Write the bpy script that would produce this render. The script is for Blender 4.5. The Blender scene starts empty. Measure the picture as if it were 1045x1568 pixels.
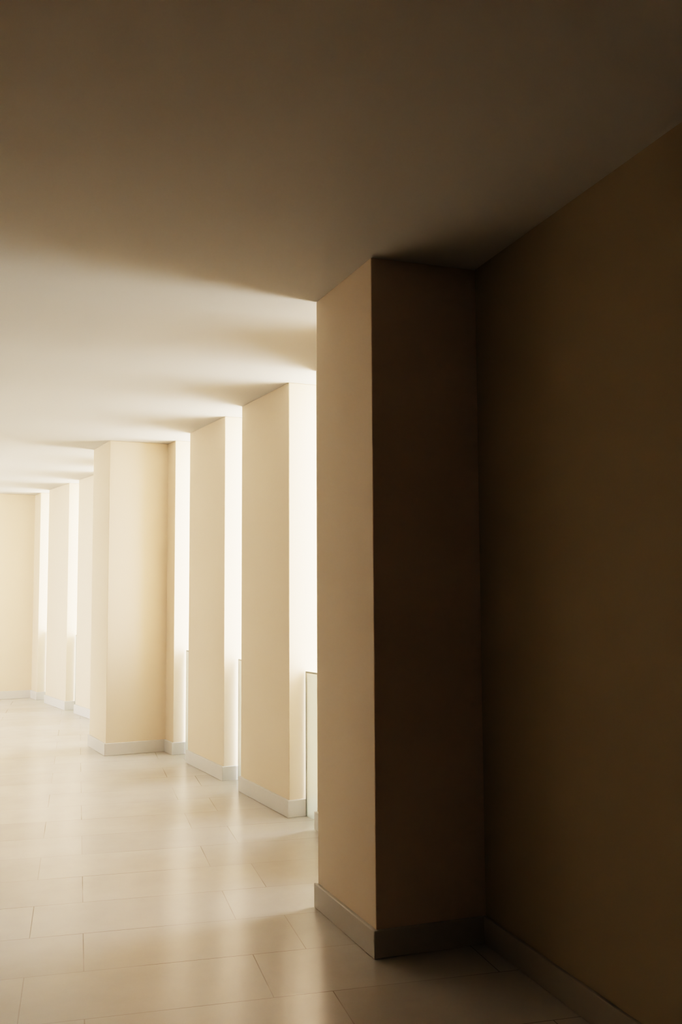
import bpy, bmesh, math
from mathutils import Vector, Matrix
H=2.6; CAMZ=1.32; T=0.40

def newmat(name):
    m=bpy.data.materials.new(name); m.use_nodes=True
    nt=m.node_tree; b=nt.nodes['Principled BSDF']; return m,nt,b

def plaster(name,col,var=0.03,rough=0.85,bump=0.06):
    m,nt,b=newmat(name)
    tc=nt.nodes.new('ShaderNodeTexCoord')
    n=nt.nodes.new('ShaderNodeTexNoise'); n.inputs['Scale'].default_value=1.7; n.inputs['Detail'].default_value=6
    nt.links.new(tc.outputs['Object'],n.inputs['Vector'])
    r=nt.nodes.new('ShaderNodeValToRGB')
    r.color_ramp.elements[0].position=.3; r.color_ramp.elements[1].position=.7
    r.color_ramp.elements[0].color=tuple(c*(1-var) for c in col)+(1,)
    r.color_ramp.elements[1].color=tuple(min(1,c*(1+var)) for c in col)+(1,)
    nt.links.new(n.outputs['Fac'],r.inputs['Fac']); nt.links.new(r.outputs['Color'],b.inputs['Base Color'])
    n2=nt.nodes.new('ShaderNodeTexNoise'); n2.inputs['Scale'].default_value=90; n2.inputs['Detail'].default_value=4
    nt.links.new(tc.outputs['Object'],n2.inputs['Vector'])
    bp=nt.nodes.new('ShaderNodeBump'); bp.inputs['Strength'].default_value=bump; bp.inputs['Distance'].default_value=.003
    nt.links.new(n2.outputs['Fac'],bp.inputs['Height']); nt.links.new(bp.outputs['Normal'],b.inputs['Normal'])
    b.inputs['Roughness'].default_value=rough; b.inputs['Specular IOR Level'].default_value=.2
    return m

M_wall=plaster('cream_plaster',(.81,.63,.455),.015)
M_left=plaster('bounce_plaster',(.88,.80,.68),.015)  # unseen left and far walls, kept pale to bounce light onto the pillars
M_shade=plaster('shaded_plaster',(.36,.28,.155),.015)  # right wall plaster with the shade of the recess put into its colour
M_absorb=plaster('absorber_plaster',(.12,.093,.05))  # for unseen walls, darkened to soak up bounce light near the camera
M_ceil=plaster('ceiling_paint',(.57,.53,.455),.01,.9,.03)
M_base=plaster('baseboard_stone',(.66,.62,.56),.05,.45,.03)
M_base_halfshade=plaster('baseboard_stone_halfshade',(.53,.475,.40),.05,.45,.03)  # same stone, toned down for the shade on the near pillar
M_base_shade=plaster('baseboard_stone_shade',(.34,.29,.21),.05,.45,.03)  # same stone, shade along the right wall baked into the colour
M_ground=plaster('terrace_concrete',(.75,.74,.70),.04)

def tile_mat():
    m,nt,b=newmat('limestone_tiles')
    tc=nt.nodes.new('ShaderNodeTexCoord')
    mp=nt.nodes.new('ShaderNodeMapping'); mp.inputs['Rotation'].default_value=(0,0,math.radians(-15)); mp.inputs['Location'].default_value=(-.04,-.07,0)
    nt.links.new(tc.outputs['Object'],mp.inputs['Vector'])
    br=nt.nodes.new('ShaderNodeTexBrick'); br.offset=.25
    br.inputs['Scale'].default_value=1; br.inputs['Brick Width'].default_value=.8; br.inputs['Row Height'].default_value=.4
    br.inputs['Mortar Size'].default_value=.0020; br.inputs['Mortar Smooth'].default_value=.2
    br.inputs['Color1'].default_value=(.56,.51,.44,1); br.inputs['Color2'].default_value=(.51,.46,.395,1)
    nm=nt.nodes.new('ShaderNodeTexNoise'); nm.inputs['Scale'].default_value=1.6
    nt.links.new(mp.outputs['Vector'],nm.inputs['Vector'])
    rm=nt.nodes.new('ShaderNodeValToRGB'); rm.color_ramp.elements[0].position=.45; rm.color_ramp.elements[1].position=.60
    rm.color_ramp.elements[0].color=(.43,.38,.32,1); rm.color_ramp.elements[1].color=(.22,.18,.14,1)
    nt.links.new(nm.outputs['Fac'],rm.inputs['Fac']); nt.links.new(rm.outputs['Color'],br.inputs['Mortar'])
    nt.links.new(mp.outputs['Vector'],br.inputs['Vector'])
    n=nt.nodes.new('ShaderNodeTexNoise'); n.inputs['Scale'].default_value=3.5; n.inputs['Detail'].default_value=8; n.inputs['Roughness'].default_value=.6
    nt.links.new(mp.outputs['Vector'],n.inputs['Vector'])
    mr=nt.nodes.new('ShaderNodeMapRange'); mr.inputs['From Min'].default_value=.3; mr.inputs['From Max'].default_value=.7
    mr.inputs['To Min'].default_value=.93; mr.inputs['To Max'].default_value=1.06
    nt.links.new(n.outputs['Fac'],mr.inputs['Value'])
    mx=nt.nodes.new('ShaderNodeVectorMath'); mx.operation='SCALE'
    nt.links.new(br.outputs['Color'],mx.inputs[0]); nt.links.new(mr.outputs['Result'],mx.inputs['Scale'])
    nt.links.new(mx.outputs[0],b.inputs['Base Color'])
    b.inputs['Roughness'].default_value=.25; b.inputs['Specular IOR Level'].default_value=.65
    bp=nt.nodes.new('ShaderNodeBump'); bp.inputs['Strength'].default_value=.12; bp.inputs['Distance'].default_value=.002; bp.invert=True
    nt.links.new(br.outputs['Fac'],bp.inputs['Height']); nt.links.new(bp.outputs['Normal'],b.inputs['Normal'])
    return m
M_tile=tile_mat()
mg,nt,b=newmat('balustrade_glass')
b.inputs['Base Color'].default_value=(.74,.78,.70,1); b.inputs['Transmission Weight'].default_value=.45
b.inputs['Roughness'].default_value=.3; b.inputs['IOR'].default_value=1.45
M_glass=mg
me_,nt,b=newmat('glass_edge')
b.inputs['Base Color'].default_value=(.20,.23,.16,1); b.inputs['Roughness'].default_value=.3
M_edge=me_

def V(p): return Vector((p[0],p[1]))
def area(poly): return sum(poly[i][0]*poly[(i+1)%len(poly)][1]-poly[(i+1)%len(poly)][0]*poly[i][1] for i in range(len(poly)))/2
def ccw(poly):
    poly=[V(p) for p in poly]
    return poly if area(poly)>0 else poly[::-1]
def offset(poly,d):
    out=[];n=len(poly)
    for i in range(n):
        a,b_,c=poly[i-1],poly[i],poly[(i+1)%n]
        d1=(b_-a).normalized(); d2=(c-b_).normalized()
        n1=Vector((d1.y,-d1.x)); n2=Vector((d2.y,-d2.x))
        m=(n1+n2); m=m/ m.dot(n1) if abs(m.dot(n1))>1e-6 else n1
        out.append(b_+m*d)
    return out
def prism(bm,poly,z0,z1,mi):
    poly=ccw(poly)
    lo=[bm.verts.new((p.x,p.y,z0)) for p in poly]; hi=[bm.verts.new((p.x,p.y,z1)) for p in poly]
    fs=[bm.faces.new(lo[::-1]),bm.faces.new(hi)]
    for i in range(len(poly)):
        j=(i+1)%len(poly); fs.append(bm.faces.new((lo[i],lo[j],hi[j],hi[i])))
    for f in fs: f.material_index=mi
def make(name,bm,mats,bevel=0):
    me=bpy.data.meshes.new(name); bm.to_mesh(me); bm.free()
    o=bpy.data.objects.new(name,me); bpy.context.collection.objects.link(o)
    for m in mats: me.materials.append(m)
    if bevel:
        md=o.modifiers.new('bevel','BEVEL'); md.width=bevel; md.segments=2; md.limit_method='ANGLE'
    return o
def pillar(poly,base=None):
    poly=ccw(poly); bm=bmesh.new()
    prism(bm,poly,0,H,0)
    prism(bm,offset(poly,.014),0,.10,1)
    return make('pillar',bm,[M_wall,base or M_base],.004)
def perp(d): d=V(d).normalized(); return Vector((d.y,-d.x))   # to the right of travel
def fin(a,b_,t=T):
    a,b_=V(a),V(b_); n=perp(b_-a)
    return [a,b_,b_+n*t,a+n*t]

P1a,P1b,P1c=V((.12,3.666)),V((-.105,4.243)),V((.54,3.82))
n1=(P1c-P1a).normalized()
P1back=P1b+n1*.45
outer1=n1*(.45+T)
pillar([P1a,P1b,P1b+outer1,P1a+outer1],M_base_halfshade)
F1=((.225,4.64),(-.142,5.60)); F2=((-.315,5.90),(-.68,6.672)); F3=((-.84,7.042),(-1.21,7.79))
for f in (F1,F2,F3): pillar(fin(*f))
P4a,P5c=V((-1.39,8.168)),V((-1.485,8.357)); P5a,P5b=V((-1.935,8.135)),V((-2.205,8.67))
n4=perp(P5c-P4a); n5=(P5c-P5a).normalized(); P5back=P5b+n5*.5
pillar([P4a,P5c,P5a,P5b,P5b+n5*(.5+T),P4a+n4*T])
F5=((-1.95,9.26),(-2.33,9.97)); F6=((-2.52,10.27),(-2.96,11.0)); F7=((-3.15,11.29),(-3.608,12.05))
for f in (F5,F6,F7): pillar(fin(*f))
P8a,P9c=V((-3.81,12.37)),V((-3.97,12.66)); d9=(P9c-P8a).normalized(); n9=perp(d9)
P9a=P9c-n9*.5; P9b=P9a+d9*.6; P9back=P9b+n9*.5
pillar([P8a,P9c,P9a,P9b,P9b+n9*(.5+T),P8a+n9*T])
ang=math.atan2(-d9.x,d9.y)+math.radians(4); d=Vector((-math.sin(ang),math.cos(ang)))
s=P9back+d*.4; extra=[]
for i in range(3):
    extra.append((s,s+d*.82)); pillar(fin(s,s+d*.82)); s=s+d*1.22
nE=perp(d); endp=s+d*.2
gaps=[(P1back,V(F1[0])),(V(F1[1]),V(F2[0])),(V(F2[1]),V(F3[0])),(V(F3[1]),P4a),(P5back,V(F5[0])),(V(F5[1]),V(F6[0])),(V(F6[1]),V(F7[0])),(V(F7[1]),P8a),
      (P9back,extra[0][0]),(extra[0][1],extra[1][0]),(extra[1][1],extra[2][0])]
def portal(a,b_,n,dist):
    mid=(a+b_)/2+n*dist
    ld=bpy.data.lights.new('opening_portal','AREA'); ld.shape='RECTANGLE'; ld.size=(b_-a).length; ld.size_y=H
    ld.cycles.is_portal=True
    lo=bpy.data.objects.new('opening_portal',ld); bpy.context.collection.objects.link(lo)
    lo.location=(mid.x,mid.y,H/2)
    lo.rotation_euler=Vector((-n.x,-n.y,0)).to_track_quat('-Z','Z').to_euler()
for a,b_ in gaps:
    g=(b_-a).normalized(); n=perp(g)
    bm=bmesh.new()
    p=a+n*.10+g*.03; q=b_+n*.10-g*.03
    prism(bm,[p,q,q+n*.014,p+n*.014],.0,.84,0)
    prism(bm,[q,q+g*.01,q+g*.01+n*.014,q+n*.014],.0,.84,1)
    prism(bm,[p-g*.01,p,p+n*.014,p-g*.01+n*.014],.0,.84,1)
    prism(bm,[p-g*.01,q+g*.01,q+g*.01+n*.014,p-g*.01+n*.014],.84,.85,1)
    make('glass_balustrade',bm,[M_glass,M_edge])
    portal(a,b_,n,T-.01)

dw=Vector((.309,-.951)); nw=Vector((.951,.309))
R0=P1c; R1=R0+dw*9.5
bm=bmesh.new(); prism(bm,[R0,R1,R1+nw*T,R0+nw*T],0,H,0); make('wall_right',bm,[M_shade])
bm=bmesh.new(); prism(bm,[R0-nw*.014,R1-nw*.014,R1,R0],0,.10,0); make('baseboard_right',bm,[M_base_shade],.003)
LN=V((-2.04,2.86)); LM=LN+(V((-3.995,7.1))-LN)*.55
L=[LN+dw*9.0,LN,LM,V((-3.995,7.1)),V((-6.39,11.26))]
Lend=endp-nE*2.8; L.append(Lend)
def strip(pts,d,z0,z1):
    bm=bmesh.new()
    off=[]
    for i,p in enumerate(pts):
        ds=[]
        if i>0: ds.append((pts[i]-pts[i-1]).normalized())
        if i<len(pts)-1: ds.append((pts[i+1]-pts[i]).normalized())
        dd=sum(ds,Vector((0,0))).normalized(); off.append(p-perp(dd)*d)
    prism(bm,pts+off[::-1],z0,z1,0); return bm
# left wall: solid, then narrow openings added out of view to light the far bays
seg=(L[4]-L[3]); sl=seg.length; sd_=seg.normalized(); sn=perp(sd_)
pos=1.4; OW=.3
make('wall_left',strip([L[2],L[3],L[3]+sd_*pos],.2,0,H),[M_left])
while pos<sl-.9:
    a=L[3]+sd_*pos; b_=a+sd_*OW
    portal(b_,a,-sn,.19)
    e=pos+1.2
    pts=[b_,L[3]+sd_*e] if e<sl-.9 else [b_,L[4],L[5]]
    make('wall_left',strip(pts,.2,0,H),[M_left])
    pos+=1.2
    if len(pts)==3: break
make('wall_left_absorber',strip(L[:3],.2,0,H),[M_absorb])  # out-of-view stretch made dark to cut light bouncing onto the near pillar
make('baseboard_left',strip(L[:4],-.014,0,.10),[M_base])
bm=bmesh.new(); prism(bm,[Lend,endp+nE*T,endp+nE*T+d*.2,Lend+d*.2],0,H,0); make('wall_far',bm,[M_left])
bm=bmesh.new(); prism(bm,[L[0],R1+nw*T,R1+nw*T+dw*.2,L[0]+dw*.2],0,H,0); make('wall_back',bm,[M_absorb])
out=[R1+nw*T, R0+nw*T, P1a+outer1, P1b+outer1]
for f in (F1,F2,F3): q=fin(*f); out+=[q[3],q[2]]
out+=[P4a+n4*T, P5b+n5*(.5+T)]
for f in (F5,F6,F7): q=fin(*f); out+=[q[3],q[2]]
out+=[P8a+n9*T,P9b+n9*(.5+T)]
for f in extra: q=fin(*f); out+=[q[3],q[2]]
out+=[endp+nE*T, endp+nE*T+d*.2, Lend+d*.2-nE*.2]+[L[4]-nE*.2,L[3]-Vector((.2,.08)),L[1]-nw*.2,L[0]-nw*.2+dw*.2,R1+nw*T+dw*.2]
def slab(name,z0,z1,mat):
    bm=bmesh.new(); prism(bm,out,z0,z1,0)
    bmesh.ops.triangulate(bm,faces=[f for f in bm.faces if len(f.verts)>4]); make(name,bm,[mat])
slab('floor',-.12,0,M_tile); slab('ceiling',H,H+.25,M_ceil)
bm=bmesh.new(); prism(bm,[(-60,-60),(60,-60),(60,60),(-60,60)],-.2,-.125,0); make('ground',bm,[M_ground])

w=bpy.data.worlds.new('World'); bpy.context.scene.world=w; w.use_nodes=True
bg=w.node_tree.nodes['Background']; bg.inputs['Color'].default_value=(.985,.975,.97,1); bg.inputs['Strength'].default_value=19
sd=bpy.data.lights.new('sun','SUN'); sd.energy=26; sd.angle=math.radians(1); sd.color=(1,.96,.92)
so=bpy.data.objects.new('sun',sd); bpy.context.collection.objects.link(so)
so.rotation_euler=Vector((-.40,.92,-1.9)).to_track_quat('-Z','Y').to_euler()

sc=bpy.context.scene
cd=bpy.data.cameras.new('camera'); cd.sensor_fit='HORIZONTAL'; cd.sensor_width=24; cd.lens=24*1500/1045
co=bpy.data.objects.new('camera',cd); bpy.context.collection.objects.link(co); sc.camera=co
R=Matrix.Rotation(math.radians(90+4.69),4,'X')@Matrix.Rotation(math.radians(-.3),4,'Z')
co.matrix_world=Matrix.Translation((0,0,CAMZ))@R
sc.view_settings.view_transform='Filmic'; sc.view_settings.look='Medium High Contrast'
sc.view_settings.exposure=0.45
